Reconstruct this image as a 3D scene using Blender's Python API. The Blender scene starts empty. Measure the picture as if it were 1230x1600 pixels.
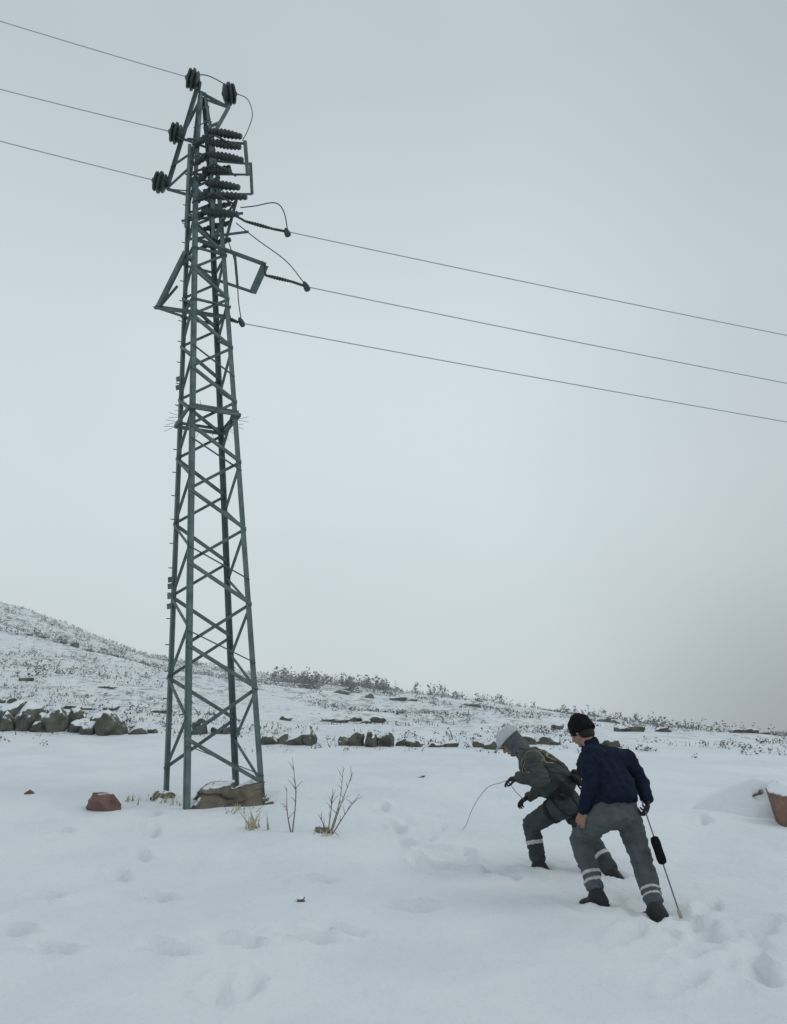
import bpy, bmesh, math, random
import numpy as np
from mathutils import Vector, Matrix, noise
random.seed(7); rng=np.random.RandomState(5)
SC=bpy.context.scene
V=Vector
# ------------------------------------------------------------------ materials
def newmat(name):
    m=bpy.data.materials.new(name); m.use_nodes=True
    nt=m.node_tree; b=nt.nodes['Principled BSDF']; return m,nt,b
def N(nt,t,**kw):
    n=nt.nodes.new(t)
    for k,v in kw.items(): setattr(n,k,v)
    return n
def mat(name,c1,c2=None,rough=.8,scale=20,bump=.0,bscale=60,metal=0,spec=.3,coords='Object',detail=4):
    m,nt,b=newmat(name); L=nt.links
    if c2 is None: c2=tuple(x*.75 for x in c1)
    tc=N(nt,'ShaderNodeTexCoord'); nz=N(nt,'ShaderNodeTexNoise'); nz.inputs['Scale'].default_value=scale; nz.inputs['Detail'].default_value=detail
    L.new(tc.outputs[coords],nz.inputs['Vector'])
    cr=N(nt,'ShaderNodeValToRGB'); cr.color_ramp.elements[0].position=.3; cr.color_ramp.elements[1].position=.7
    cr.color_ramp.elements[0].color=(*c2,1); cr.color_ramp.elements[1].color=(*c1,1)
    L.new(nz.outputs['Fac'],cr.inputs['Fac']); L.new(cr.outputs['Color'],b.inputs['Base Color'])
    b.inputs['Roughness'].default_value=rough; b.inputs['Metallic'].default_value=metal
    b.inputs['Specular IOR Level'].default_value=spec
    if bump>0:
        n2=N(nt,'ShaderNodeTexNoise'); n2.inputs['Scale'].default_value=bscale; n2.inputs['Detail'].default_value=5
        L.new(tc.outputs[coords],n2.inputs['Vector'])
        bp=N(nt,'ShaderNodeBump'); bp.inputs['Strength'].default_value=bump; bp.inputs['Distance'].default_value=.01
        L.new(n2.outputs['Fac'],bp.inputs['Height']); L.new(bp.outputs['Normal'],b.inputs['Normal'])
    return m
SNOW=(.775,.805,.83)
def rockmat(name,c1,c2,snowt=.55,scale=5):
    m=mat(name,c1,c2,rough=.9,scale=scale,bump=.8,bscale=14)
    nt=m.node_tree; L=nt.links; b=nt.nodes['Principled BSDF']
    src=b.inputs['Base Color'].links[0].from_socket
    g=N(nt,'ShaderNodeNewGeometry'); sp=N(nt,'ShaderNodeSeparateXYZ'); L.new(g.outputs['Normal'],sp.inputs[0])
    nz=N(nt,'ShaderNodeTexNoise'); nz.inputs['Scale'].default_value=9; nz.inputs['Detail'].default_value=4
    tc=N(nt,'ShaderNodeTexCoord'); L.new(tc.outputs['Object'],nz.inputs['Vector'])
    ad=N(nt,'ShaderNodeMath',operation='MULTIPLY_ADD'); L.new(nz.outputs['Fac'],ad.inputs[0]); ad.inputs[1].default_value=.7; L.new(sp.outputs['Z'],ad.inputs[2])
    mr=N(nt,'ShaderNodeMapRange'); mr.inputs['From Min'].default_value=snowt+.32; mr.inputs['From Max'].default_value=snowt+.42
    L.new(ad.outputs[0],mr.inputs['Value'])
    mx=N(nt,'ShaderNodeMix',data_type='RGBA'); L.new(mr.outputs[0],mx.inputs['Factor']); L.new(src,mx.inputs['A']); mx.inputs['B'].default_value=(*SNOW,1)
    L.new(mx.outputs['Result'],b.inputs['Base Color'])
    return m
def haze_fade(m,y0,y1,col,mxv=1.0):  # paints distance haze into the base colour, paler grey with growing Y
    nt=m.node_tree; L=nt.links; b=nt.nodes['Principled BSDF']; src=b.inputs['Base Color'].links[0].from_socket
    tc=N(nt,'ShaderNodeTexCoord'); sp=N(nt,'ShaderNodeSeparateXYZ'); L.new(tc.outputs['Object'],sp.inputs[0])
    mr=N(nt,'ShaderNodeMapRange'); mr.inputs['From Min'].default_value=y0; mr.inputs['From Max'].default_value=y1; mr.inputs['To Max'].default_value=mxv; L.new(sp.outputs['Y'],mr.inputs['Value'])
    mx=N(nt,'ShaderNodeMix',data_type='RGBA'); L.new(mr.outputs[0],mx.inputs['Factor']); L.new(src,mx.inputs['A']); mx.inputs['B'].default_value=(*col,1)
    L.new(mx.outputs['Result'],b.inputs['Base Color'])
M_steel=mat('galvanised_steel',(.15,.195,.20),(.08,.115,.12),rough=.7,scale=6,metal=.1,spec=.35)
M_dark=mat('dark_fitting',(.07,.085,.085),(.04,.05,.05),rough=.6,scale=9)
M_ins=mat('insulator_glaze',(.045,.06,.06),(.025,.035,.035),rough=.45,scale=9,spec=.4)
M_wire=mat('aluminium_wire',(.46,.49,.51),(.38,.41,.43),rough=.8,scale=3)
M_pole=mat('pole_fibreglass',(.20,.20,.195),(.12,.12,.12),rough=.6,scale=12)
M_conc=rockmat('footing_concrete',(.20,.18,.14),(.08,.07,.055),.75)
M_rock=rockmat('wall_rock',(.165,.165,.135),(.055,.058,.05),.56); haze_fade(M_rock,22,50,(.40,.42,.43),.75)  # far rocks carry painted haze grey
M_red=rockmat('red_rock',(.24,.14,.12),(.12,.07,.06),1.0,scale=7)
M_orange=rockmat('orange_boulder',(.30,.18,.13),(.11,.08,.065),.62,scale=6)
M_twig=mat('dry_twig',(.20,.16,.13),(.09,.075,.065),scale=3)
M_rope=mat('grey_rope',(.34,.35,.35),(.24,.24,.24),scale=30)
M_scrub=mat('scrub',(.17,.17,.16),(.07,.07,.065),scale=.6); haze_fade(M_scrub,20,50,(.47,.49,.50),.78)  # scrub colour paled with distance as painted haze
M_straw=mat('straw',(.50,.47,.33),(.30,.27,.18),scale=3)
def snowmat():
    m,nt,b=newmat('snow'); L=nt.links
    tc=N(nt,'ShaderNodeTexCoord'); sep=N(nt,'ShaderNodeSeparateXYZ'); L.new(tc.outputs['Object'],sep.inputs[0])
    def noi(s,d=4,r=.5):
        n=N(nt,'ShaderNodeTexNoise'); n.inputs['Scale'].default_value=s; n.inputs['Detail'].default_value=d; n.inputs['Roughness'].default_value=r; L.new(tc.outputs['Object'],n.inputs['Vector']); return n
    def mr(sock,a,b_,c=0,d=1):
        n=N(nt,'ShaderNodeMapRange'); n.interpolation_type='SMOOTHSTEP'; L.new(sock,n.inputs['Value']); n.inputs['From Min'].default_value=a; n.inputs['From Max'].default_value=b_; n.inputs['To Min'].default_value=c; n.inputs['To Max'].default_value=d; return n.outputs[0]
    def mul(a,b_):
        n=N(nt,'ShaderNodeMath',operation='MULTIPLY'); L.new(a,n.inputs[0]); L.new(b_,n.inputs[1]); return n.outputs[0]
    def mix(f,a,col):
        n=N(nt,'ShaderNodeMix',data_type='RGBA'); L.new(f,n.inputs['Factor'])
        if isinstance(a,tuple): n.inputs['A'].default_value=(*a,1)
        else: L.new(a,n.inputs['A'])
        n.inputs['B'].default_value=(*col,1); return n.outputs['Result']
    c=mix(mr(noi(.9,3).outputs['Fac'],.35,.7),SNOW,(.71,.75,.78))
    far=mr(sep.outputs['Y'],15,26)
    pat=mul(mr(noi(.22,2).outputs['Fac'],.36,.54),mr(noi(2.2,6,.7).outputs['Fac'],.49,.62))
    c=mix(mul(far,pat),c,(.36,.37,.37))
    sp2=mr(noi(6,4,.7).outputs['Fac'],.57,.67)
    c=mix(mul(far,sp2),c,(.28,.29,.29))
    c=mix(mr(sep.outputs['Y'],52,110),c,(.40,.425,.44))  # distant haze painted into the ground colour
    L.new(c,b.inputs['Base Color']); b.inputs['Roughness'].default_value=.75; b.inputs['Specular IOR Level'].default_value=.25
    n1=noi(26,6,.6); n2=noi(4,3)
    ad=N(nt,'ShaderNodeMath',operation='MULTIPLY_ADD'); L.new(n2.outputs['Fac'],ad.inputs[0]); ad.inputs[1].default_value=3; L.new(n1.outputs['Fac'],ad.inputs[2])
    bp=N(nt,'ShaderNodeBump'); bp.inputs['Strength'].default_value=.7; bp.inputs['Distance'].default_value=.018
    L.new(ad.outputs[0],bp.inputs['Height']); L.new(bp.outputs['Normal'],b.inputs['Normal'])
    return m
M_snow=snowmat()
# ------------------------------------------------------------------ mesh helpers
class MB:
    def __init__(s): s.v=[]; s.f=[]; s.m=[]; s.mi=0
    def add(s,vs,fs):
        o=len(s.v); s.v+= [tuple(p) for p in vs]; s.f+=[tuple(i+o for i in f) for f in fs]; s.m+=[s.mi]*len(fs)
    def obj(s,name,mats,parent=None,smooth=False):
        me=bpy.data.meshes.new(name); me.from_pydata(s.v,[],s.f); me.validate()
        for m in mats: me.materials.append(m)
        if len(me.polygons)==len(s.m):
            me.polygons.foreach_set('material_index',s.m)
        if smooth: me.polygons.foreach_set('use_smooth',[True]*len(me.polygons))
        me.update()
        o=bpy.data.objects.new(name,me); SC.collection.objects.link(o)
        if parent: o.parent=parent
        return o
def frame(d,up=V((0,0,1))):
    d=V(d).normalized()
    if abs(d.dot(up))>.97: up=V((1,0,0))
    a=d.cross(up).normalized(); b=a.cross(d).normalized(); return d,a,b
def prism(mb,p0,p1,prof,up=V((0,0,1))):
    p0=V(p0);p1=V(p1); d,a,b=frame(p1-p0,up); n=len(prof)
    vs=[p0+a*x+b*y for x,y in prof]+[p1+a*x+b*y for x,y in prof]
    fs=[(i,(i+1)%n,n+(i+1)%n,n+i) for i in range(n)]+[tuple(range(n))[::-1],tuple(range(n,2*n))]
    mb.add(vs,fs)
def angle(mb,p0,p1,w=.05,t=.008,up=V((0,0,1))):
    prism(mb,p0,p1,[(-w/2,-w/2),(w/2,-w/2),(w/2,-w/2+t),(-w/2+t,-w/2+t),(-w/2+t,w/2),(-w/2,w/2)],up)
def bar(mb,p0,p1,w=.05,h=.05):
    prism(mb,p0,p1,[(-w/2,-h/2),(w/2,-h/2),(w/2,h/2),(-w/2,h/2)])
def tube(mb,pts,r,n=6):
    pts=[V(p) for p in pts]; rs=r if isinstance(r,(list,tuple)) else [r]*len(pts); vs=[];fs=[]
    for i,p in enumerate(pts):
        d=(pts[min(i+1,len(pts)-1)]-pts[max(i-1,0)]); d,a,b=frame(d)
        for k in range(n):
            t=2*math.pi*k/n; vs.append(p+(a*math.cos(t)+b*math.sin(t))*rs[i])
    for i in range(len(pts)-1):
        for k in range(n):
            fs.append((i*n+k,i*n+(k+1)%n,(i+1)*n+(k+1)%n,(i+1)*n+k))
    fs+= [tuple(range(n))[::-1],tuple(range((len(pts)-1)*n,len(pts)*n))]
    mb.add(vs,fs)
def lathe(mb,p0,p1,prof,n=20):
    p0=V(p0);p1=V(p1);L=(p1-p0); vs=[];fs=[]; d,a,b=frame(L)
    for t,r in prof:
        for k in range(n):
            an=2*math.pi*k/n; vs.append(p0+L*t+(a*math.cos(an)+b*math.sin(an))*r)
    m=len(prof)
    for i in range(m-1):
        for k in range(n): fs.append((i*n+k,i*n+(k+1)%n,(i+1)*n+(k+1)%n,(i+1)*n+k))
    fs+=[tuple(range(n))[::-1],tuple(range((m-1)*n,m*n))]
    mb.add(vs,fs)
def bez(pts,n=16):
    P=[V(p) for p in pts]; P=[P[0]*2-P[1]]+P+[P[-1]*2-P[-2]]; out=[]
    for i in range(1,len(P)-2):
        for k in range(n):
            t=k/n; a,b,c,d=P[i-1:i+3]
            out.append(.5*((2*b)+(c-a)*t+(2*a-5*b+4*c-d)*t*t+(3*b-a-3*c+d)*t**3))
    out.append(P[-2]); return out
def disc_string(mb,p0,p1,R=.2):
    prof=[(0,.03),(.05,.05),(.10,R*.55),(.16,R*.80),(.26,R*.86),(.31,R*.70),(.36,R*.75),(.42,R*.97),(.54,R),(.60,R*.78),(.65,R*.72),(.70,R*.88),(.82,R*.85),(.87,R*.5),(.93,.05),(1,.03)]
    lathe(mb,p0,p1,prof)
def ribbed(mb,p0,p1,n=7,R=.06,r=.025):
    prof=[(0,r*.7)]
    for k in range(n):
        a=(k+.2)/n; e=.65+.35*math.sin(math.pi*(k+.5)/n); prof+=[(a,r*e),(a+.25/n,R*e),(a+.5/n,R*.9*e),(a+.6/n,r*e)]
    prof.append((1,r*.7)); lathe(mb,p0,p1,prof,12)
# ------------------------------------------------------------------ terrain
TAB=rng.rand(256,256)
def vn(x,y,s,seed=0):
    x=np.asarray(x,float)/s+seed*17.3+1000; y=np.asarray(y,float)/s+seed*31.7+1000
    xi=np.floor(x).astype(int); yi=np.floor(y).astype(int); fx=x-xi; fy=y-yi
    fx=fx*fx*(3-2*fx); fy=fy*fy*(3-2*fy)
    g=lambda a,b: TAB[a%256,b%256]
    return ((g(xi,yi)*(1-fx)+g(xi+1,yi)*fx)*(1-fy)+(g(xi,yi+1)*(1-fx)+g(xi+1,yi+1)*fx)*fy)*2-1
YT=np.array([-40,0,4,6.2,7.6,9,11,14,16.5,18,25,35,50,4000.]); RT=np.array([-1.9,-1.6,-1.33,-1.17,-1.06,-.87,-.54,-.18,.12,.33,1.1,2.1,3.7,3.7])
_yy=np.arange(-40,60,.1); _rr=np.interp(_yy,YT,RT); k=np.ones(15)/15; _rs=np.convolve(np.pad(_rr,7,'edge'),k,'valid')
AT=np.array([-.9,-.531,-.443,-.345,-.24,-.166,-.028,.092,.21,.327,.465,.9]); ST=np.array([.30,.2288,.1928,.146,.1204,.1030,.0786,.0536,.0235,-.003,-.033,-.07])
_aa=np.arange(-.9,.9,.01); _ss=np.convolve(np.pad(np.interp(_aa,AT,ST),4,'edge'),np.ones(9)/9,'valid')
FP=[(-3.18,9.76,.5),(-2.68,8.34,.4),(-2.46,6.86,.6),(-2.5,7.5,.5),(-2.79,6.33,.9),(-2.61,5.49,1.0),(-1.50,5.07,1.2),(-1.15,5.20,1.1),(-1.06,4.41,.3),(-.95,4.52,.2),(-.70,5.32,1.2),(-.54,5.49,1.0),
(-.02,7.32,.2),(-.12,7.9,.3),(-.20,8.46,.2),(-.06,5.91,1.3),(-.84,6.69,1.2),(1.31,4.52,-.8),(1.76,4.61,-.3),(2.10,5.32,-.7),(1.56,4.97,-.9),(3.01,8.69,-.2),(1.9,5.75,-.6),(.62,6.75,.9),(2.3,4.9,-.4),(-2.9,9.1,.5),(-3.6,8.3,1.1),(.3,7.0,.8),(1.25,5.3,-.6),(1.7,5.35,-.5),(.45,7.4,.2),(-.35,9.2,.2),(-2.2,5.1,1.0),(-1.9,6.2,.9)]
FP=[(x*1.11,y*1.11,a,.10) for x,y,a in FP]+[(1.33,6.56,.6,.05),(1.70,6.27,.4,.05),(1.07,7.78,.6,.05),(1.65,7.42,.6,.05),(1.86,6.2,0,.03)]
for i_ in range(26):
    t=i_/25; FP.append((2.35-.9*t+random.gauss(0,.16),4.9+2.0*t+random.gauss(0,.12),random.uniform(-1,.6),.022))
for i_ in range(22):
    t=i_/21; FP.append((.75-.85*t+random.gauss(0,.22),7.3+2.2*t+random.gauss(0,.2),random.uniform(-.5,1),.028))
def H(x,y):
    x=np.asarray(x,float); y=np.asarray(y,float)
    near=np.interp(y,_yy,_rs)+1.6-(.05+.0035*np.clip(y-6,0,24))*x
    a=np.clip(x/np.maximum(y,8),-.88,.88); s=np.interp(a,_aa,_ss)
    far=1.6+np.clip(y,8,50)*s-6*(1-np.exp(-np.clip(y-50,0,None)/60))
    t=np.clip((y-17)/28,0,1); w=t*t*(3-2*t)
    z=near*(1-w)+far*w
    hill=np.clip((y-14)/10,0,1)*np.clip(1-(y-60)/200,0.2,1)
    z=z+hill*(.12*vn(x,y,5,1)+.07*vn(x,y,1.8,2)+.035*vn(x,y,.7,3))
    z=z+np.clip((y-20)/6,0,1)*.12*np.sin((y+.2*x+1.5*vn(x,y,9,6))*1.1)*np.clip(1-(y-46)/6,0,1)
    z=z+(1-hill)*(.04*vn(x,y,1.7,4)+.018*vn(x,y,.55,5)+.006*vn(x,y,.16,8))
    for fx,fy,an,dp in FP:
        m=(np.abs(x-fx)<.7)&(np.abs(y-fy)<.7)
        if not m.any(): continue
        xm=x[m]; ym=y[m]; dx=xm-fx; dy=ym-fy; c,s_=math.cos(an),math.sin(an)
        u=dx*c+dy*s_; v=-dx*s_+dy*c
        u=u+.05*vn(xm,ym,.3,14); q=(u/.07)**2+(v/.19)**2
        j=.5*vn(xm,ym,.09,9)
        z[m]+= -dp*np.exp(-np.clip(q+j,0,50)**1.4)+.18*dp*np.exp(-((np.sqrt(q)-1.6)/.4)**2)*(1+2*j)
    return z
def g(x,y): return float(H(np.array([x]),np.array([y]))[0])
def grow(a,b,st,f,mx=1e9):
    o=[];x=a
    while x<b: o.append(x); x+=st; st=min(st*f,mx)
    o.append(b); return o
xp=grow(6,40,.05,1.035,.5)+grow(42,900,2,1.2)
xs=np.array([-v for v in xp[::-1]]+list(np.arange(-5.965,5.98,.035))+xp)
ys=np.array(sorted(set([-30,-20,-12,-8,-5,-3,-1,0,1,2,2.6]+list(np.arange(3,12.5,.035))+grow(12.5,56,.06,1.02,.35)+grow(57,2500,1,1.15))))
X,Y=np.meshgrid(xs,ys); Z=H(X,Y)
nx,ny=len(xs),len(ys)
co=np.stack([X,Y,Z],-1).reshape(-1,3)
i=np.arange((ny-1)*nx).reshape(ny-1,nx)[:,:-1].ravel()
F=np.stack([i,i+1,i+1+nx,i+nx],-1)
me=bpy.data.meshes.new('snowy_ground'); me.vertices.add(len(co)); me.vertices.foreach_set('co',co.ravel())
me.loops.add(F.size); me.loops.foreach_set('vertex_index',F.ravel()); me.polygons.add(len(F)); me.polygons.foreach_set('loop_start',np.arange(len(F))*4); me.polygons.foreach_set('loop_total',np.full(len(F),4))
me.update(calc_edges=True); me.polygons.foreach_set('use_smooth',[True]*len(F)); me.materials.append(M_snow)
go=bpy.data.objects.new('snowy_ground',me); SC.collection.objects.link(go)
# ------------------------------------------------------------------ rocks
def rock(mb,c,r,seed,sub=3,amp=.4):
    bm=bmesh.new(); bmesh.ops.create_icosphere(bm,subdivisions=sub,radius=1)
    for v in bm.verts:
        n=v.co.normalized(); q=n*1.1+V((seed*3.1,seed*1.7,0))
        d=1+amp*noise.noise(q*1.2)+amp*.6*noise.noise(q*2.7)+amp*.25*noise.noise(q*7)
        v.co=n*d
    rnd=random.Random(seed)
    for _ in range(8):
        n=V((rnd.uniform(-1,1),rnd.uniform(-1,1),rnd.uniform(-.3,1))).normalized(); k=rnd.uniform(.5,.85)
        for v in bm.verts:
            e=v.co.dot(n)-k
            if e>0: v.co-=n*e*.92
    rot=Matrix.Rotation(rnd.uniform(0,6.28),3,'Z')
    vs=[V(c)+V(((rot@v.co).x*r[0],(rot@v.co).y*r[1],(rot@v.co).z*r[2])) for v in bm.verts]
    bm.verts.index_update(); mb.add(vs,[tuple(v.index for v in f.verts) for f in bm.faces]); bm.free()
mb=MB(); sd=1
def wallrow(x0,x1,yf,h,step,prob=1.0):
    global sd
    x=x0
    while x<x1:
        if random.random()<prob:
            y=yf(x)+random.uniform(-.15,.15); hh=h*random.uniform(.5,1.25); sd+=1
            rock(mb,(x,y,g(x,y)+hh*.25),(step*random.uniform(.45,.8),hh*.8,hh*.8),sd,3)
        x+=step*random.uniform(.6,1.25)
wallrow(-9.9,-6.6,lambda x:17.9,.45,.42)
wallrow(-9.6,-6.9,lambda x:18.3,.62,.5)
wallrow(-6.1,-5.5,lambda x:18,.2,.3)
wallrow(-4.7,-3.9,lambda x:18,.32,.35)
wallrow(-2.9,-2.5,lambda x:16.6,.22,.3)
wallrow(-2.35,-1.85,lambda x:16.6,.45,.34)
wallrow(-1.35,-.5,lambda x:16.5,.34,.3)
wallrow(-.45,.3,lambda x:16.5,.26,.3)
wallrow(.3,2.2,lambda x:16.4,.18,.28,.75)
wallrow(2.2,4.6,lambda x:17+.1*x,.16,.4,.4)
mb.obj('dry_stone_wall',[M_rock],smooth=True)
mb=MB()
wallrow(-20,-11.5,lambda x:35+.1*x,.16,.45,.6)
wallrow(-19,-9,lambda x:26+.1*x,.12,.5,.3)
wallrow(-13,0,lambda x:22+.05*x,.13,.4,.3)
wallrow(4,11,lambda x:21+.2*x,.15,.4,.5)
wallrow(7,15,lambda x:27+.25*x,.16,.45,.6)
wallrow(4,22,lambda x:38+.2*x,.2,.5,.5)
wallrow(-4,8,lambda x:30,.14,.5,.3)
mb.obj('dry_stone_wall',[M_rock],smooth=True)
for c,r,s,m,n in [((-3.9,10.3,.05),(.24,.2,.20),11,M_red,'reddish_rock'),((-.96,6.75,.01),(.038,.035,.035),12,M_rock,'small_stone'),
  ((.13,12.5,.0),(.10,.06,.05),13,M_rock,'small_stone'),((-5.2,11,.0),(.08,.06,.055),14,M_red,'small_stone'),((-1.03,9.25,.0),(.14,.09,.08),15,M_conc,'small_stone'),((-3.4,11,.0),(.16,.12,.1),16,M_conc,'small_stone'),
  ((4.32,9.55,.17),(.33,.28,.40),42,M_orange,'orange_boulder')]:
    mb=MB(); rock(mb,(c[0],c[1],g(c[0],c[1])+c[2]),r,s,4,.45); mb.obj(n,[m],smooth=True)
mb=MB(); rock(mb,(3.95,10.15,g(3.95,10.15)+.06),(.50,.4,.36),27,4,.5); mb.obj('snow_capped_boulder',[rockmat('boulder_brown',(.24,.17,.14),(.09,.07,.055),-.02)],smooth=True)
# ------------------------------------------------------------------ scrub on the slope (one mass)
mb=MB()
def twigs(mb,x,y,n,h,w,spread=.15,lean=.5):
    z=g(x,y)-.02
    for _ in range(n):
        bx=x+random.gauss(0,spread); by=y+random.gauss(0,spread); hh=h*random.uniform(.4,1.2)
        top=V((bx+random.gauss(0,lean)*hh,by+random.gauss(0,lean)*hh,z+hh)); b=V((bx,by,z))
        a=random.uniform(0,math.pi); s=V((math.cos(a),math.sin(a),0))*w*random.uniform(.6,1.5)
        mb.add([b-s,b+s,top],[(0,1,2)])
def clump(mb,x,y,r,n,fl=.3):
    z=g(x,y)
    for _ in range(n):
        rr=abs(random.gauss(0,.6)); rr=min(rr,1.5); an=random.uniform(0,6.28)
        p=V((x+rr*r*math.cos(an),y+rr*r*math.sin(an),z+random.uniform(0,1)*r*2*fl*max(0,1.3-rr)))
        s=r*random.uniform(.12,.32); q=[V((random.gauss(0,1),random.gauss(0,1),random.gauss(0,.8))).normalized()*s for _ in range(3)]
        mb.add([p+q[0],p+q[1],p+q[2]],[(0,1,2)])
cnt=0
while cnt<5200:
    y=15.5+34*random.random()**.75; a=random.uniform(-.62,.56); x=a*y
    d=float(vn(x,y,4,11))*.6+float(vn(x,y,1.3,12))*.5
    if d<.06: continue
    cnt+=1; sc=.6+y/45
    if random.random()<.25: twigs(mb,x,y,random.randint(2,5),.12*sc,.012*sc)
    else: clump(mb,x,y,.13*sc,11,.4)
for _ in range(300):
    y=random.uniform(34,49); a=random.choice([random.uniform(-.17,-.02),random.uniform(-.17,-.02),random.uniform(-.1,.25),random.uniform(.2,.5)]); x=a*y
    clump(mb,x,y,random.uniform(.2,.42),random.randint(30,60),.7)
for x0,x1,yb,nn_ in ((-20,-12,35,170),(-18,-8,27,70),(8,20,33,80),(2,12,41,80),(6,14,26,70),(-10,-6.5,18.6,60)):
    for _ in range(nn_):
        x=random.uniform(x0,x1); y=yb+.12*x*(yb>19)+random.gauss(0,.25); clump(mb,x,y,random.uniform(.12,.24),16,.8)
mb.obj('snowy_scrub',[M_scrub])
# ------------------------------------------------------------------ dry plants near the tower
def shrub(name,x,y,stems,m,w=.006):
    mb=MB(); z=g(x,y)-.03
    for (dx,dy,h,k) in stems:
        base=V((x+dx*.15,y+dy*.15,z)); tip=V((x+dx,y+dy,z+h)); mid=(base+tip)/2+V((random.uniform(-.04,.04),0,0))
        P=bez([base,mid,tip],6); tube(mb,P,[w*(1.2-1.0*i/len(P)) for i in range(len(P))],5)
        for j in range(k):
            t=random.uniform(.3,.95); p=P[int(t*(len(P)-1))]; d=V((random.uniform(-1,1),random.uniform(-.6,.6),random.uniform(.5,1.3))).normalized()*random.uniform(.05,.15)
            tube(mb,[p,p+d*.5+V((0,0,.01)),p+d],[w*.6,w*.4,w*.2],4)
    return mb.obj(name,[m])
shrub('bare_shrub',-1.38,9.2,[(.03,0,.82,8),(-.05,.05,.5,4)],M_twig,.0075)
shrub('bare_shrub',-1.0,9.2,[(.34,0,.66,7),(.22,.1,.72,7),(.1,0,.5,6),(.40,0,.42,5),(-.08,0,.24,3)],M_twig,.007)
for (x,y,n,h,sp) in [(-1.85,9.4,30,.24,.06),(-3.3,10.8,26,.12,.16),(-.98,9.2,18,.1,.08),(-3.75,10.9,16,.08,.14),(-2.2,10.2,16,.14,.12),(-3.0,10.6,12,.1,.1)]:
    mb=MB(); twigs(mb,x,y,n,h,.012,sp,.6); mb.obj('dry_grass_tuft',[M_straw])
# ------------------------------------------------------------------ lattice tower
TW=bpy.data.objects.new('lattice_power_pylon',None); SC.collection.objects.link(TW)
Z0=g(-2.7,11)-.2
PH={k:math.radians(v+13.8) for k,v in {'D':-27.6,'B':-117.6,'A':152.4,'C':62.4}.items()}
def R(z): return .757-.043*(z-1.2) if z<11.2 else .327-.115*(z-11.2)
def C(z): return V((-2.70-.0207*(z-1.2),11,z))
def K(l,z): a=PH[l]; return C(z)+V((math.cos(a),math.sin(a),0))*R(z)
mb=MB()
for l in 'ABCD':
    for za,zb in [(Z0,11.2),(11.2,13.3)]:
        d=-(V((math.cos(PH[l]),math.sin(PH[l]),0)))
        p0,p1=K(l,za),K(l,zb); dd=(p1-p0).normalized()
        t1=Matrix.Rotation(math.radians(45),3,dd)@d; t2=Matrix.Rotation(math.radians(-45),3,dd)@d; w=.078 if za<5 else .06; t=.009
        for ta,tb in ((t1,t2),(t2,t1)):
            vs=[];
            for p in (p0,p1): vs+=[p,p+ta*w,p+ta*w+tb*t,p+tb*t]
            mb.add(vs,[(0,1,5,4),(1,2,6,5),(2,3,7,6),(3,0,4,7),(3,2,1,0),(4,5,6,7)])
faces=[('B','D'),('A','B'),('C','D'),('A','C')]
for fi,(a,b) in enumerate(faces):
    z=1.35+(.28 if fi%2 else 0); s=fi%2
    while z<11.0:
        h=.64-.026*(z-1.2)
        p,q=(K(a,z),K(b,z+h)) if s else (K(b,z),K(a,z+h))
        inn=(C(z)-(p+q)/2); inn.z=0; inn=inn.normalized()*.012
        angle(mb,p+inn,q+inn,.044,.007)
        s=1-s; z+=h
for zz in (6.85,8.75,9.75,11.2,12.1):
    for a,b in faces: angle(mb,K(a,zz),K(b,zz),.05,.007)
for zz in (1.9,3.4,4.6,6.3,7.9):
    bar(mb,K('B',zz),K('D',zz-.45),.04,.008); 
for zz in np.arange(11.3,13,.36):
    bar(mb,K('B',zz),K('D',zz+.3),.035,.008); bar(mb,K('A',zz+.2),K('B',zz),.035,.008); bar(mb,K('C',zz),K('D',zz+.25),.035,.008)
for zz in (3.9,4.05,4.2,4.3,7.45,7.6):
    p=K('A',zz); bar(mb,p+V((-.05,0,0)),p+V((.06,-.02,.01)),.02,.08)
for zz in np.arange(2.2,11,.38):
    p=K('A',zz); tube(mb,[p,p+V((-.045,-.03,0))],.008,5)
mb.obj('lattice_frame',[M_steel],TW)
mb=MB()
for a,b in faces:
    p,q=K(a,6.78),K(b,6.78); c=C(6.78); p=p+(p-c)*.08; q=q+(q-c)*.08
    bar(mb,p,q,.04,.05)
    for k in range(4):
        o=p.lerp(q,k/4); d=(o-c); d.z=0; d=d.normalized()
        for e in (-.05,.04): tube(mb,[o,o+d*.20+V((0,0,e))],.0035,4)
mb.obj('climbing_guard',[M_steel],TW)
mb=MB()
def A(p,q,w=.055): angle(mb,p,q,w,.008)
A((-2.99,10.95,13.33),(-2.47,11.05,13.02),.07); A((-2.93,11.1,13.3),(-2.47,11.1,13.05),.05)
A((-2.47,11.05,13.02),(-2.80,10.95,12.15)); A((-2.62,11,12.62),(-2.92,11,12.5),.04)
A((-3.02,10.92,13.36),(-3.5,10.85,11.14),.06); A((-3.0,11.1,13.3),(-3.3,10.95,12.3),.045)
A((-3.5,10.85,11.14),(-2.95,11,11.02),.06); A((-3.36,10.85,12.25),(-2.85,11,12.1),.05); A((-3.43,10.85,11.6),(-3.0,11,12.1),.04)
A((-3.5,10.85,11.14),(-3.1,11,11.75),.04)
A((-2.95,10.8,10.03),(-1.85,11,9.59),.08); A((-1.85,11,9.59),(-2.21,11.77,9.59),.10); A((-2.80,11.35,9.62),(-2.21,11.77,9.59),.06); A((-2.35,10.9,9.79),(-2.45,11.6,9.6),.045)
A((-3.17,10.9,9.85),(-3.62,10.95,8.86),.07); A((-3.68,10.92,8.87),(-2.45,11,8.62),.08); A((-3.4,11.2,9.4),(-3.62,10.97,8.86),.045); A((-3.62,10.97,8.86),(-3.0,11.4,8.80),.045)
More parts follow.
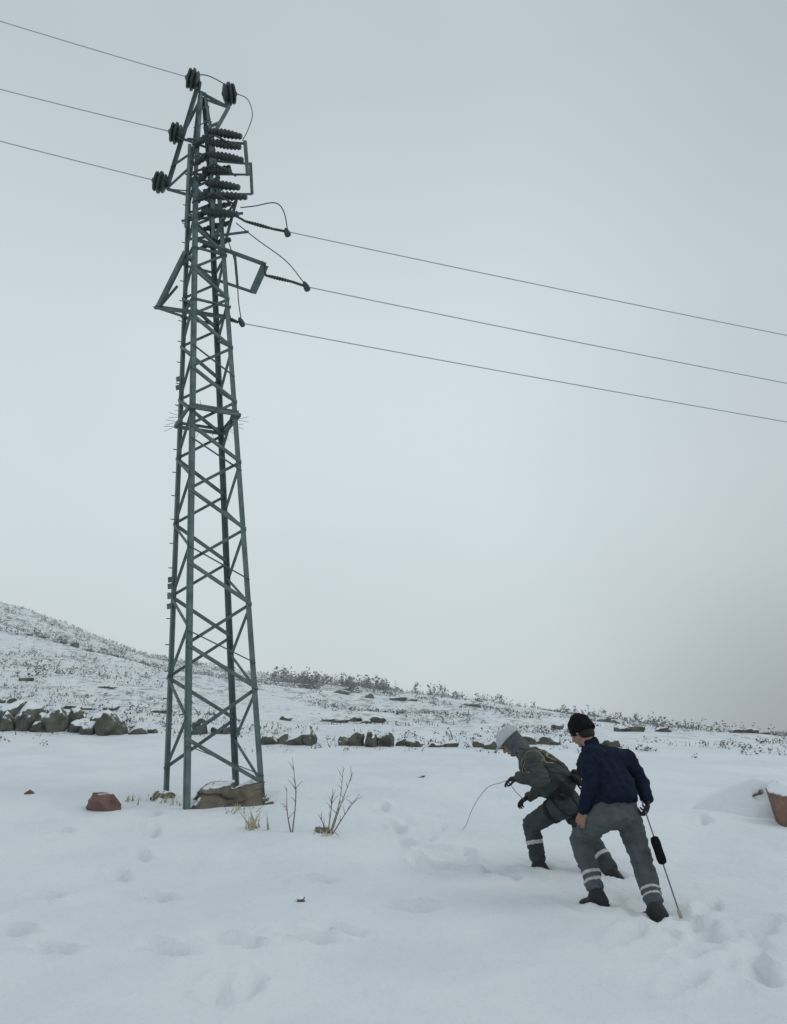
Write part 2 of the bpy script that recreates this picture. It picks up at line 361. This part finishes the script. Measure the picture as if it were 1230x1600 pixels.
for y in (10.72,11.2):
    A((-3.12,y,12.05),(-2.12,y,11.86),.05); A((-3.2,y,10.35),(-2.17,y,10.42),.05); A((-3.15,y,11.3),(-2.1,y,11.2),.04)
bar(mb,(-2.12,10.72,11.89),(-2.08,10.72,11.18),.05,.06); bar(mb,(-2.12,11.2,11.86),(-2.10,11.2,11.2),.04,.05)
bar(mb,(-2.72,10.7,12.2),(-2.66,10.7,9.95),.06,.05); bar(mb,(-3.08,10.72,11.9),(-3.12,10.72,10.2),.05,.05)
A((-2.66,10.72,10.0),(-2.3,10.75,10.7),.04); A((-2.28,10.74,10.7),(-2.45,10.74,9.95),.04)
mb.obj('crossarms',[M_steel],TW)
mb=MB()
disc_string(mb,(-2.97,10.93,13.50),(-3.22,10.85,13.56),.20)
disc_string(mb,(-2.59,11.0,13.27),(-2.33,11.08,13.33),.20)
disc_string(mb,(-3.24,10.85,12.24),(-3.48,10.78,12.29),.19)
disc_string(mb,(-3.49,10.85,11.20),(-3.74,10.78,11.27),.19)
tube(mb,[(-3.0,10.95,13.33),(-2.97,10.93,13.5)],.03); tube(mb,[(-2.49,11.05,13.02),(-2.56,11.02,13.27)],.03)
for (x0,z,dz,L_) in [(-2.74,12.12,-.22,.58),(-2.74,11.88,-.2,.56),(-2.74,11.62,-.22,.6),(-2.84,11.30,-.12,.5),(-2.78,11.02,-.18,.58),(-2.74,10.76,-.12,.66),(-2.84,10.44,-.14,.62)]:
    ribbed(mb,(x0,10.66,z),(x0+L_,10.62,z+dz),9,.080,.06)
for z in (12.0,11.6,11.2,10.8,10.45):
    ribbed(mb,(-3.02,10.75,z-.12),(-2.74,10.70,z+.08),5,.065,.05)
    ribbed(mb,(-2.98,11.25,z-.25),(-2.5,11.3,z-.1),7,.065,.048)
for z in (11.7,11.1,10.5):
    tube(mb,[(-2.98,10.6,z+.1),(-2.6,10.55,z+.2),(-2.25,10.58,z-.05)],.018,6)
for (p,q) in [((-2.17,10.95,10.42),(-1.72,11,10.27)),((-1.86,11,9.36),(-1.42,11,9.2)),((-2.55,11,8.62),(-2.32,11,8.50))]:
    ribbed(mb,p,q,10,.036,.026)
lathe(mb,(-1.5,11,10.26),(-1.46,11,10.12),[(0,.02),(.3,.04),(.7,.055),(1,.055)],10); lathe(mb,(-1.22,11,9.18),(-1.16,11,9.02),[(0,.02),(.3,.04),(.7,.055),(1,.05)],10); lathe(mb,(-2.30,11,8.58),(-2.24,11,8.43),[(0,.02),(.3,.04),(.7,.05),(1,.04)],10)
tube(mb,[(-1.72,11,10.27),(-1.44,11,10.18)],.022); tube(mb,[(-1.42,11,9.2),(-1.15,11,9.07)],.022)
tube(mb,[(-1.86,11,9.60),(-1.86,11,9.36)],.02); tube(mb,[(-2.30,10.8,10.42),(-2.17,10.95,10.42)],.02)
mb.obj('insulators',[M_ins],TW,smooth=False)
mb=MB()
def wire(pts,r=.008): tube(mb,bez(pts,10),r,5)
wire([(-3.2,10.86,13.58),(-2.85,10.9,13.62),(-2.5,11.05,13.5),(-2.36,11.08,13.36)],.010)
wire([(-2.34,11.08,13.34),(-2.12,11.0,13.1),(-2.02,10.9,12.66),(-2.06,10.75,12.2),(-2.16,10.7,11.89)])
wire([(-2.2,10.7,10.5),(-2.0,10.9,10.68),(-1.67,11,10.80),(-1.52,11,10.6),(-1.46,11,10.19)],.010)
wire([(-2.28,10.7,10.2),(-1.95,10.9,9.98),(-1.5,11,9.6),(-1.17,11,9.08)],.009)
wire([(-2.45,10.7,10.0),(-2.33,10.9,9.5),(-2.31,11,8.9),(-2.26,11,8.48)],.009)
wire([(-3.45,10.8,12.3),(-3.2,10.7,12.0),(-2.95,10.68,11.9)],.010); wire([(-3.7,10.8,11.27),(-3.45,10.7,11.0),(-3.0,10.7,10.9)],.010)
mb.obj('jumper_wires',[M_dark],TW)
mb=MB()
bm=bmesh.new(); bmesh.ops.create_cube(bm,size=1); bmesh.ops.subdivide_edges(bm,edges=bm.edges,cuts=12,use_grid_fill=True)
zf=g(-2.6,10.9)
vs=[]
for v in bm.verts:
    c=v.co.copy(); c.x*=1-.35*(c.z+.5); c.y*=1-.35*(c.z+.5); n=noise.noise(c*4)*.14+noise.noise(c*11)*.06
    p=V((c.x*1.05,c.y*.9,c.z*.30))+V((n,n*.7,n*.7)); vs.append(Matrix.Rotation(.3,3,'Z')@p+V((-2.44,10.85,zf+.02)))
bm.verts.index_update(); mb.add(vs,[tuple(v.index for v in f.verts) for f in bm.faces]); bm.free()
mb.obj('footing',[M_conc],TW,smooth=True)
# ------------------------------------------------------------------ conductors
def span(p,q,sag,ext):
    p=V(p);q=V(q); d=q-p; out=[]
    for i_ in range(41):
        t=i_/40*ext; s=p+d*t; s.z-=sag*4*(t/ext)*(1-t/ext); out.append(s)
    mb=MB(); tube(mb,out,.0095,5); mb.obj('power_line',[M_wire])
span((-3.22,10.85,13.57),(-6.16,9.9,14.17),.22,5)
span((-3.48,10.78,12.29),(-6.03,9.9,12.66),.2,5)
span((-3.74,10.78,11.27),(-5.94,9.9,11.57),.2,6)
span((-1.46,11,10.19),(7.94,13.4,9.11),.35,4)
span((-1.17,11,9.08),(7.72,13.4,8.09),.35,4)
span((-2.26,11,8.48),(7.54,13.4,7.30),.35,4)
# ------------------------------------------------------------------ people
def sph(c,r,B=None,n=14,m=9):
    c=V(c); r=(r,r,r) if not isinstance(r,(tuple,list)) else r
    B=B or (V((1,0,0)),V((0,1,0)),V((0,0,1))); out=[c+B[2]*r[2],c-B[2]*r[2]]
    for i_ in range(1,m):
        th=math.pi*i_/m
        for k in range(n):
            a=2*math.pi*k/n; out.append(c+B[0]*r[0]*math.sin(th)*math.cos(a)+B[1]*r[1]*math.sin(th)*math.sin(a)+B[2]*r[2]*math.cos(th))
    return out
def hull(mb,pts):
    bm=bmesh.new()
    for p in pts: bm.verts.new(p)
    r=bmesh.ops.convex_hull(bm,input=bm.verts)
    ge=set(e for e in r['geom_interior'] if isinstance(e,bmesh.types.BMVert))|set(e for e in r['geom_unused'] if isinstance(e,bmesh.types.BMVert))
    bmesh.ops.delete(bm,geom=list(ge),context='VERTS'); bmesh.ops.recalc_face_normals(bm,faces=bm.faces)
    bm.verts.index_update(); mb.add([v.co.copy() for v in bm.verts],[tuple(v.index for v in f.verts) for f in bm.faces]); bm.free()
def cap(mb,p,r0,q,r1,B=None): hull(mb,sph(p,r0,B)+sph(q,r1,B))
def remesh(mb,name,mats,parent,vox=.009,it=5,fold=0,fs=(9,9,20),seed=0,fn=None):
    o=mb.obj(name+'_src',[],None)
    md=o.modifiers.new('r','REMESH'); md.mode='VOXEL'; md.voxel_size=vox; md.use_smooth_shade=True
    sm=o.modifiers.new('s','SMOOTH'); sm.iterations=it; sm.factor=.5
    dg=bpy.context.evaluated_depsgraph_get(); dg.update()
    me=bpy.data.meshes.new_from_object(o.evaluated_get(dg)); bpy.data.objects.remove(o)
    me.name=name; me.materials.clear()
    for m in mats: me.materials.append(m)
    if fn:
        for p in me.polygons: p.material_index=fn(p.center)
    if fold:
        nn=[v.normal.copy() for v in me.vertices]
        for v,n in zip(me.vertices,nn):
            q=V((v.co.x*fs[0],v.co.y*fs[1],v.co.z*fs[2]))+V((seed,seed,seed))
            w=noise.noise(q*.35)*1.5; q2=q+V((w,w,w))
            v.co+=n*fold*((1-2*abs(noise.noise(q2)))*.9+.4*noise.noise(q*2.3)-.4)
    me.polygons.foreach_set('use_smooth',[True]*len(me.polygons)); me.update()
    ob=bpy.data.objects.new(name,me); SC.collection.objects.link(ob); ob.parent=parent; return ob
M_navy=mat('navy_fleece',(.014,.021,.042),(.008,.012,.025),rough=.95,scale=30,bump=.5,bscale=160,spec=.1)
M_black=mat('black_knit',(.014,.014,.016),(.007,.007,.009),rough=.95,scale=60,bump=.5,bscale=220,spec=.1)
M_gtrs=mat('grey_workwear',(.105,.118,.126),(.068,.078,.085),rough=.9,scale=12,bump=.5,bscale=90,spec=.15)
M_dtrs=mat('dark_workwear',(.065,.078,.083),(.04,.049,.054),rough=.9,scale=12,bump=.5,bscale=90,spec=.15)
M_jac=mat('olive_grey_jacket',(.08,.086,.08),(.042,.048,.047),rough=.9,scale=9,bump=.5,bscale=90,spec=.15)
M_refl=mat('reflective_tape',(.50,.52,.51),(.38,.40,.39),rough=.45,scale=30)
M_strap=mat('harness_strap',(.02,.02,.021),(.012,.012,.013),rough=.8,scale=30)
M_yel=mat('harness_yellow',(.30,.28,.16),(.18,.17,.1),rough=.8,scale=30)
M_skin=mat('skin',(.34,.195,.145),(.26,.145,.105),rough=.6,scale=30)
M_glove=mat('work_glove',(.03,.034,.036),(.018,.02,.022),rough=.85,scale=40)
M_helm=mat('helmet_plastic',(.50,.52,.53),(.40,.42,.43),rough=.5,scale=8,spec=.4)
M_hood=mat('grey_hood',(.12,.13,.135),(.08,.09,.095),rough=.95,scale=40,bump=.4,bscale=200)
M_boot=mat('boot_leather',(.028,.028,.03),(.016,.016,.018),rough=.6,scale=20,bump=.3)
M_eye=mat('eye_dark',(.03,.02,.02),(.02,.015,.015),rough=.2,scale=20)
M_hair=mat('hair',(.02,.017,.015),(.01,.009,.008),rough=.7,scale=80)
def seg_t(p,a,b):
    d=b-a; t=(p-a).dot(d)/d.length_squared; q=a+d*max(0,min(1,t)); return t,(p-q).length
def hand(parent,name,wrist,end,palmn,m,curl=.5):
    wrist=V(wrist); end=V(end); f=(end-wrist).normalized(); n=V(palmn); n=(n-f*n.dot(f)).normalized(); s=f.cross(n)
    mb=MB(); B=(s,f,n)
    hull(mb,sph(wrist,(.026,.02,.019),B)+sph(wrist+f*.075+s*.024,(.019,.018,.013),B)+sph(wrist+f*.08-s*.022,(.019,.018,.013),B)+sph(wrist+f*.03+s*.02,(.02,.02,.016),B))
    for i_,(o,L) in enumerate([(.033,.072),(.012,.082),(-.010,.076),(-.031,.060)]):
        p=wrist+f*.085+s*o; d=(f+s*o*1.5).normalized(); a=0
        for j,(ll,rr) in enumerate([(.45,.0095),(.32,.0088),(.25,.008)]):
            a+=curl*(.55+.12*i_)*(.8 if j==0 else 1.0); dd=d*math.cos(a)+n*math.sin(a); q=p+dd*L*ll; cap(mb,p,rr,q,rr*.93); p=q
    p=wrist+f*.025+s*.028; q=p+f*.03+s*.028+n*.012; cap(mb,p,.014,q,.012); r_=q+f*.03+s*.006+n*.018; cap(mb,q,.0115,r_,.010); cap(mb,r_,.010,r_+f*.02-s*.004+n*.008,.008)
    return remesh(mb,name,[m],parent,.0035,2)
def head(parent,c,f,up,neck,facemat,pref):
    c=V(c); f=V(f).normalized(); up=V(up); up=(up-f*up.dot(f)).normalized(); s=f.cross(up); B=(s,f,up)
    P=lambda a,b,d: c+s*a+f*b+up*d
    mb=MB()
    hull(mb,sph(P(0,-.012,.03),(.074,.094,.088),B)); hull(mb,sph(P(0,.035,-.01),(.060,.058,.075),B)+sph(P(0,.05,-.088),(.028,.030,.022),B)+sph(P(.04,.0,-.055),.022)+sph(P(-.04,0,-.055),.022))
    hull(mb,sph(P(0,.096,.018),.008)+sph(P(0,.118,-.02),.011)+sph(P(.012,.10,-.026),.008)+sph(P(-.012,.10,-.026),.008))
    for k in (-1,1):
        hull(mb,sph(P(k*.076,-.012,-.005),(.012,.020,.032),B)); cap(mb,P(k*.012,.09,.030),.009,P(k*.046,.078,.028),.008); hull(mb,sph(P(k*.04,.068,-.025),(.02,.02,.018),B))
    cap(mb,P(-.02,.090,-.050),.008,P(.02,.090,-.050),.008); hull(mb,sph(P(0,.089,-.060),(.018,.008,.006),B)); hull(mb,sph(P(0,.078,-.088),(.018,.012,.014),B))
    cap(mb,P(0,-.02,-.05),.055,V(neck),.062)
    o=remesh(mb,pref+'_head',[facemat],parent,.0045,2)
    mb=MB()
    for k in (-1,1): hull(mb,sph(P(k*.031,.089,.010),(.013,.007,.007),B))
    hull(mb,sph(P(0,.098,-.0545),(.018,.003,.002),B)); mb.obj(pref+'_eyes_mouth',[M_eye],parent,True)
    return P,B
def boot(mb,ankle,toe,shin):
    ankle=V(ankle);toe=V(toe); f=toe-ankle; f.z*=.35; f=f.normalized(); s=f.cross(V((0,0,1))).normalized(); u=s.cross(f); B=(s,f,u)
    b=ankle-u*.065
    hull(mb,sph(ankle,(.052,.058,.05),B)+sph(b-f*.055,(.040,.040,.035),B)+sph(b+f*.06,(.045,.05,.04),B))
    hull(mb,sph(b+f*.03,(.044,.05,.045),B)+sph(b+f*.15-u*.008,(.046,.045,.03),B)+sph(b-f*.05,(.04,.04,.03),B))
    hull(mb,sph(b-f*.06-u*.03,(.042,.042,.012),B)+sph(b+f*.155-u*.03,(.05,.048,.012),B)+sph(b+f*.05-u*.03,(.043,.05,.012),B))
    cap(mb,ankle,.055,ankle+(V(shin)-ankle).normalized()*.12,.062)
def worker(j,cfg):
    E=bpy.data.objects.new('utility_worker',None); SC.collection.objects.link(E)
    J={k:V(v) for k,v in j.items()}
    u=(J['rs']-J['ls']).normalized(); up=(J['neck']-J['pel']).normalized(); up=(up-u*up.dot(u)).normalized(); fw=up.cross(u).normalized(); B=(u,fw,up)
    hu=(J['rh']-J['lh']).normalized(); hup=(up*.5+V((0,0,1))).normalized(); hup=(hup-hu*hup.dot(hu)).normalized(); hf=hup.cross(hu); HB=(hu,hf,hup)
    mb=MB(); hull(mb,sph(J['pel'],(.165,.125,.12),HB)+sph(J['lh']-hup*.02,.095)+sph(J['rh']-hup*.02,.095)+sph(J['pel']-hf*.045-hup*.05,(.15,.10,.09),HB))
    for a,b,c in (('lh','lk','la'),('rh','rk','ra')):
        cap(mb,J[a],.108,J[b],.080); cap(mb,J[b],.080,J[b].lerp(J[c],.45),.078); cap(mb,J[b].lerp(J[c],.4),.077,J[b].lerp(J[c],.86),.070)
    def tf(p):
        for a,b in (('lk','la'),('rk','ra')):
            t,d=seg_t(p,J[a],J[b])
            if d<.12:
                for (t0,t1) in cfg['bands']:
                    if t0<t<t1: return 1
        return 0
    remesh(mb,cfg['p']+'_trousers',[cfg['trs'],M_refl],E,.0062,6,cfg.get('fold',.012),(8,8,17),cfg['seed'],tf)
    mb=MB(); boot(mb,J['la'],J['lt'],J['lk']); boot(mb,J['ra'],J['rt'],J['rk']); remesh(mb,cfg['p']+'_boots',[M_boot],E,.006,2)
    mb=MB(); ch=J['neck']-up*.17; cr_=cfg.get('chest',(.19,.135,.13))
    hull(mb,sph(J['hem'],cfg['hemr'],B)+sph(J['waist'],cfg['waistr'],B)); hull(mb,sph(J['waist'],cfg['waistr'],B)+sph(ch,cr_,B))
    hull(mb,sph(ch,cr_,B)+sph(J['ls'],.078)+sph(J['rs'],.078)+sph(J['neck']-up*.02,(.08,.08,.04),B))
    hull(mb,sph(J['neck']-up*.03,(.085,.085,.03),B)+sph(J['neck']+up*.045+fw*.005,(.073,.076,.025),B))
    for a,b,c in (('ls','le','lw'),('rs','re','rw')):
        cap(mb,J[a],.080,J[b],.062); cap(mb,J[b],.062,J[c],.045)
    def jf(p):
        if not cfg.get('harness'): return 0
        for a,b,c in (('ls','le','lw'),('rs','re','rw')):
            for q,r_ in ((a,b),(b,c)):
                t,d=seg_t(p,J[q],J[r_])
                if d<.085 and t>.25: return 0
        q=p-J['waist']; h=q.dot(up); x=q.dot(u); y=q.dot(fw)
        if -.10<h<-.04: return 1
        if h>-.1 and y<.2:
            for k in (-1,1):
                e=x-k*(.02+(.30-h)*-.10+.05)
                if abs(e)<.022: return 1
                if abs(e)<.034 and h>.12: return 2
            if .20<h<.225 : return 2
        return 0
    remesh(mb,cfg['p']+'_jacket',[cfg['jac'],M_strap,M_yel],E,.007,6,.016,(7,7,13),cfg['seed']+5,jf)
    return E,J,B,HB
E,J,B,HB=worker(dict(neck=(1.495,6.67,1.55),waist=(1.585,6.50,1.24),hem=(1.575,6.46,1.14),pel=(1.565,6.46,1.075),ls=(1.445,6.50,1.475),rs=(1.775,6.70,1.435),
   le=(1.375,6.38,1.255),lw=(1.325,6.47,1.095),re=(1.86,6.66,1.24),rw=(1.835,6.49,1.13),lh=(1.47,6.40,1.055),lk=(1.31,6.70,.86),la=(1.345,6.50,.50),lt=(1.24,6.66,.44),
   rh=(1.665,6.52,1.045),rk=(1.71,6.44,.70),ra=(1.70,6.23,.43),rt=(1.62,6.36,.37)),
   dict(p='navy',trs=M_gtrs,jac=M_navy,seed=3,bands=[(.64,.70),(.78,.83)],hemr=(.205,.165,.06),waistr=(.195,.155,.09),fold=.014,chest=(.20,.155,.13)))
P,HBs=head(E,(1.445,6.735,1.68),(-.58,.72,-.45),(-.12,.2,1),J['neck'],M_skin,'navy')
mb=MB(); hull(mb,sph(P(0,-.012,.065),(.090,.108,.075),HBs)+sph(P(0,-.02,.03),(.088,.104,.05),HBs)); hull(mb,sph(P(0,-.012,.125),(.05,.06,.03),HBs)+sph(P(0,-.012,.08),(.08,.09,.05),HBs))
hull(mb,sph(P(0,-.012,.036),(.097,.115,.024),HBs)+sph(P(0,-.030,-.012),(.097,.108,.022),HBs))
remesh(mb,'navy_beanie',[M_black],E,.006,3,.003,(30,30,10),1)
mb=MB(); hull(mb,sph(P(0,-.045,-.03),(.077,.060,.070),HBs)); remesh(mb,'navy_hair',[M_hair],E,.006,2)
hand(E,'navy_left_hand',(1.325,6.47,1.09),(1.285,6.50,.99),(.5,.85,0),M_skin,.6)
hand(E,'navy_right_hand',(1.835,6.485,1.125),(1.80,6.40,1.04),(-.9,.1,.2),M_glove,1.1)
pole=bpy.data.objects.new('insulating_pole',None); SC.collection.objects.link(pole)
top=V((1.775,6.43,1.13)); end=V((1.865,6.20,.34)); d=(end-top)
mb=MB(); tube(mb,[top,end],.0055,8); mb.obj('rod',[M_pole],pole)
mb=MB(); lathe(mb,top+d*.32,top+d*.56,[(0,.012),(.05,.03),(.2,.036),(.5,.034),(.8,.036),(.95,.03),(1,.012)],14); mb.obj('grip',[M_black],pole,True)
mb=MB(); lathe(mb,top+d*.93,top+d*1.0,[(0,.008),(.3,.014),(1,.012)],10); mb.obj('tip',[M_straw],pole,True)
E,J,B,HB=worker(dict(neck=(1.08,7.70,1.535),waist=(1.32,7.59,1.27),hem=(1.38,7.58,1.17),pel=(1.40,7.59,1.09),ls=(1.13,7.49,1.465),rs=(1.20,7.83,1.50),
   le=(1.16,7.27,1.29),lw=(.96,7.37,1.33),re=(1.23,7.80,1.20),rw=(1.12,7.92,1.13),lh=(1.34,7.49,1.06),lk=(1.08,7.74,.90),la=(1.10,7.69,.57),lt=(.97,7.80,.51),
   rh=(1.46,7.68,1.04),rk=(1.58,7.53,.73),ra=(1.68,7.36,.50),rt=(1.59,7.45,.43)),
   dict(p='harness',trs=M_dtrs,jac=M_jac,seed=9,bands=[(.42,.52)],hemr=(.19,.16,.06),waistr=(.185,.18,.12),harness=True,chest=(.20,.18,.14)))
P,HBs=head(E,(.98,7.76,1.635),(-.74,.38,-.60),(-.35,0,1),J['neck'],M_skin,'harness')
mb=MB(); hull(mb,sph(P(0,-.022,.02),(.093,.100,.10),HBs)+sph(P(0,.0,-.06),(.076,.072,.05),HBs)+sph(P(0,-.05,-.08),.06)); hull(mb,sph(P(0,.03,-.085),(.055,.062,.035),HBs)+sph(P(0,-.02,-.07),(.07,.06,.05),HBs)); cap(mb,P(0,-.04,-.06),.075,J['neck'],.085)
hull(mb,sph(P(.074,-.01,-.005),(.02,.03,.04),HBs)); hull(mb,sph(P(-.074,-.01,-.005),(.02,.03,.04),HBs))
remesh(mb,'harness_hood',[M_hood],E,.006,3,.005,(16,16,20),4)
mb=MB(); pts=[p for p in sph(P(0,-.01,.05),(.115,.138,.105),HBs,24,16) if (p-P(0,0,.05)).dot(HBs[2])>-.005]
hull(mb,pts); hull(mb,sph(P(0,.035,.048),(.112,.150,.010),HBs)); cap(mb,P(0,-.10,.142),.008,P(0,.09,.145),.008)
remesh(mb,'harness_helmet',[M_helm],E,.005,2)
hand(E,'harness_left_hand',(.965,7.365,1.33),(.86,7.40,1.315),(0,.3,-1),M_glove,.75)
hand(E,'harness_right_hand',(1.12,7.92,1.13),(1.04,7.95,1.09),(0,-.3,-1),M_glove,.8)
mb=MB()
for a,b in (('lh','lk'),('rh','rk')):
    p=J[a].lerp(J[b],.30); d=(J[b]-J[a]).normalized(); lathe(mb,p-d*.022,p+d*.022,[(0,.100),(.1,.112),(.9,.110),(1,.098)],22)
w=J['waist']; u,f_,up=B
for (a,b,c,sx,sy,sz) in [(-.20,-.05,-.10,.045,.05,.08),(-.10,-.17,-.12,.05,.03,.07),(.08,-.18,-.10,.05,.04,.06),(-.18,.06,-.13,.03,.04,.06)]:
    hull(mb,sph(w+u*a+f_*b+up*c,(sx,sy,sz),B,8,6))
tube(mb,bez([w-u*.19-f_*.05-up*.1,w-u*.27-f_*.02-up*.28,w-u*.24+f_*.1-up*.25,w-u*.17+f_*.12-up*.05],8),.010,6)
tube(mb,bez([w+u*.02-f_*.15-up*.05,w-f_*.20-up*.22,w+u*.1-f_*.12-up*.24,w+u*.12-f_*.14-up*.06],8),.009,6)
mb.obj('harness_webbing',[M_strap],E,True)
mb=MB(); tube(mb,bez([(1.06,7.90,1.10),(.95,7.6,1.2),(.86,7.39,1.30),(.80,7.45,1.29),(.70,7.75,1.24),(.60,8.3,1.05),(.55,9.0,.82),(.53,9.3,g(.53,9.3))],10),.0035,5); mb.obj('pulling_rope',[M_rope])
# ------------------------------------------------------------------ world, sun, camera
SAZ,SEL=math.radians(95),math.radians(42)
w=bpy.data.worlds.new('World'); SC.world=w; w.use_nodes=True; nt=w.node_tree; L=nt.links; bg=nt.nodes['Background']
sky=N(nt,'ShaderNodeTexSky'); sky.sky_type='NISHITA'; sky.sun_disc=False; sky.sun_elevation=SEL; sky.sun_rotation=SAZ; sky.dust_density=1; sky.air_density=1.0
tc=N(nt,'ShaderNodeTexCoord'); sp=N(nt,'ShaderNodeSeparateXYZ'); L.new(tc.outputs['Generated'],sp.inputs[0])
cr=N(nt,'ShaderNodeValToRGB'); e=cr.color_ramp.elements
e[0].position=0; e[0].color=(.54,.605,.64,1); e[1].position=1; e[1].color=(.53,.60,.645,1)
for p_,c_ in ((.10,(.59,.66,.695)),(.30,(.64,.715,.76)),(.50,(.63,.71,.76)),(.72,(.53,.605,.645))):
    x=e.new(p_); x.color=(*c_,1)
L.new(sp.outputs['Z'],cr.inputs['Fac'])
nz=N(nt,'ShaderNodeTexNoise'); nz.inputs['Scale'].default_value=1.6; nz.inputs['Detail'].default_value=3; L.new(tc.outputs['Generated'],nz.inputs['Vector'])
def MR(sock,a,b_,c,d):
    n=N(nt,'ShaderNodeMapRange'); n.interpolation_type='SMOOTHSTEP'; L.new(sock,n.inputs['Value']); n.inputs['From Min'].default_value=a; n.inputs['From Max'].default_value=b_; n.inputs['To Min'].default_value=c; n.inputs['To Max'].default_value=d; return n.outputs[0]
def MU(a,b_,op='MULTIPLY'):
    n=N(nt,'ShaderNodeMath',operation=op); L.new(a,n.inputs[0])
    if isinstance(b_,float): n.inputs[1].default_value=b_
    else: L.new(b_,n.inputs[1])
    return n.outputs[0]
m1=MR(nz.outputs['Fac'],.25,.75,.95,1.04); m2=MR(sp.outputs['X'],.12,.50,1.0,.84)
bank=MU(MR(sp.outputs['X'],.18,.45,0,1),MR(sp.outputs['Z'],.0,.24,1,0)); n=N(nt,'ShaderNodeMath',operation='MULTIPLY_ADD'); L.new(bank,n.inputs[0]); n.inputs[1].default_value=-.22; n.inputs[2].default_value=1.0
mm=MU(MU(m1,m2),n.outputs[0])
vm=N(nt,'ShaderNodeVectorMath',operation='SCALE'); L.new(cr.outputs[0],vm.inputs[0]); L.new(mm,vm.inputs['Scale'])
vs_=N(nt,'ShaderNodeVectorMath',operation='SCALE'); L.new(sky.outputs[0],vs_.inputs[0]); vs_.inputs['Scale'].default_value=.06
mx=N(nt,'ShaderNodeMix',data_type='RGBA'); mx.inputs['Factor'].default_value=.97; L.new(vs_.outputs[0],mx.inputs['A']); L.new(vm.outputs[0],mx.inputs['B'])
L.new(mx.outputs['Result'],bg.inputs['Color']); bg.inputs['Strength'].default_value=1.0
sl=bpy.data.lights.new('sun','SUN'); sl.energy=.5; sl.angle=math.radians(22); sl.color=(1,.97,.93); so=bpy.data.objects.new('sun',sl); SC.collection.objects.link(so)
sd_=V((math.sin(SAZ)*math.cos(SEL),math.cos(SAZ)*math.cos(SEL),math.sin(SEL))); so.rotation_euler=sd_.to_track_quat('Z','Y').to_euler()
SC.view_settings.view_transform='Standard'; SC.view_settings.look='None'; SC.view_settings.exposure=0
cd=bpy.data.cameras.new('camera'); cd.lens=27; cd.sensor_width=36; cd.clip_start=.05; cd.clip_end=6000
cam=bpy.data.objects.new('camera',cd); SC.collection.objects.link(cam); SC.camera=cam
cam.matrix_world=Matrix.Translation((0,0,1.6))@Matrix.Rotation(math.radians(107.5),4,'X')@Matrix.Rotation(math.radians(-4),4,'Z')
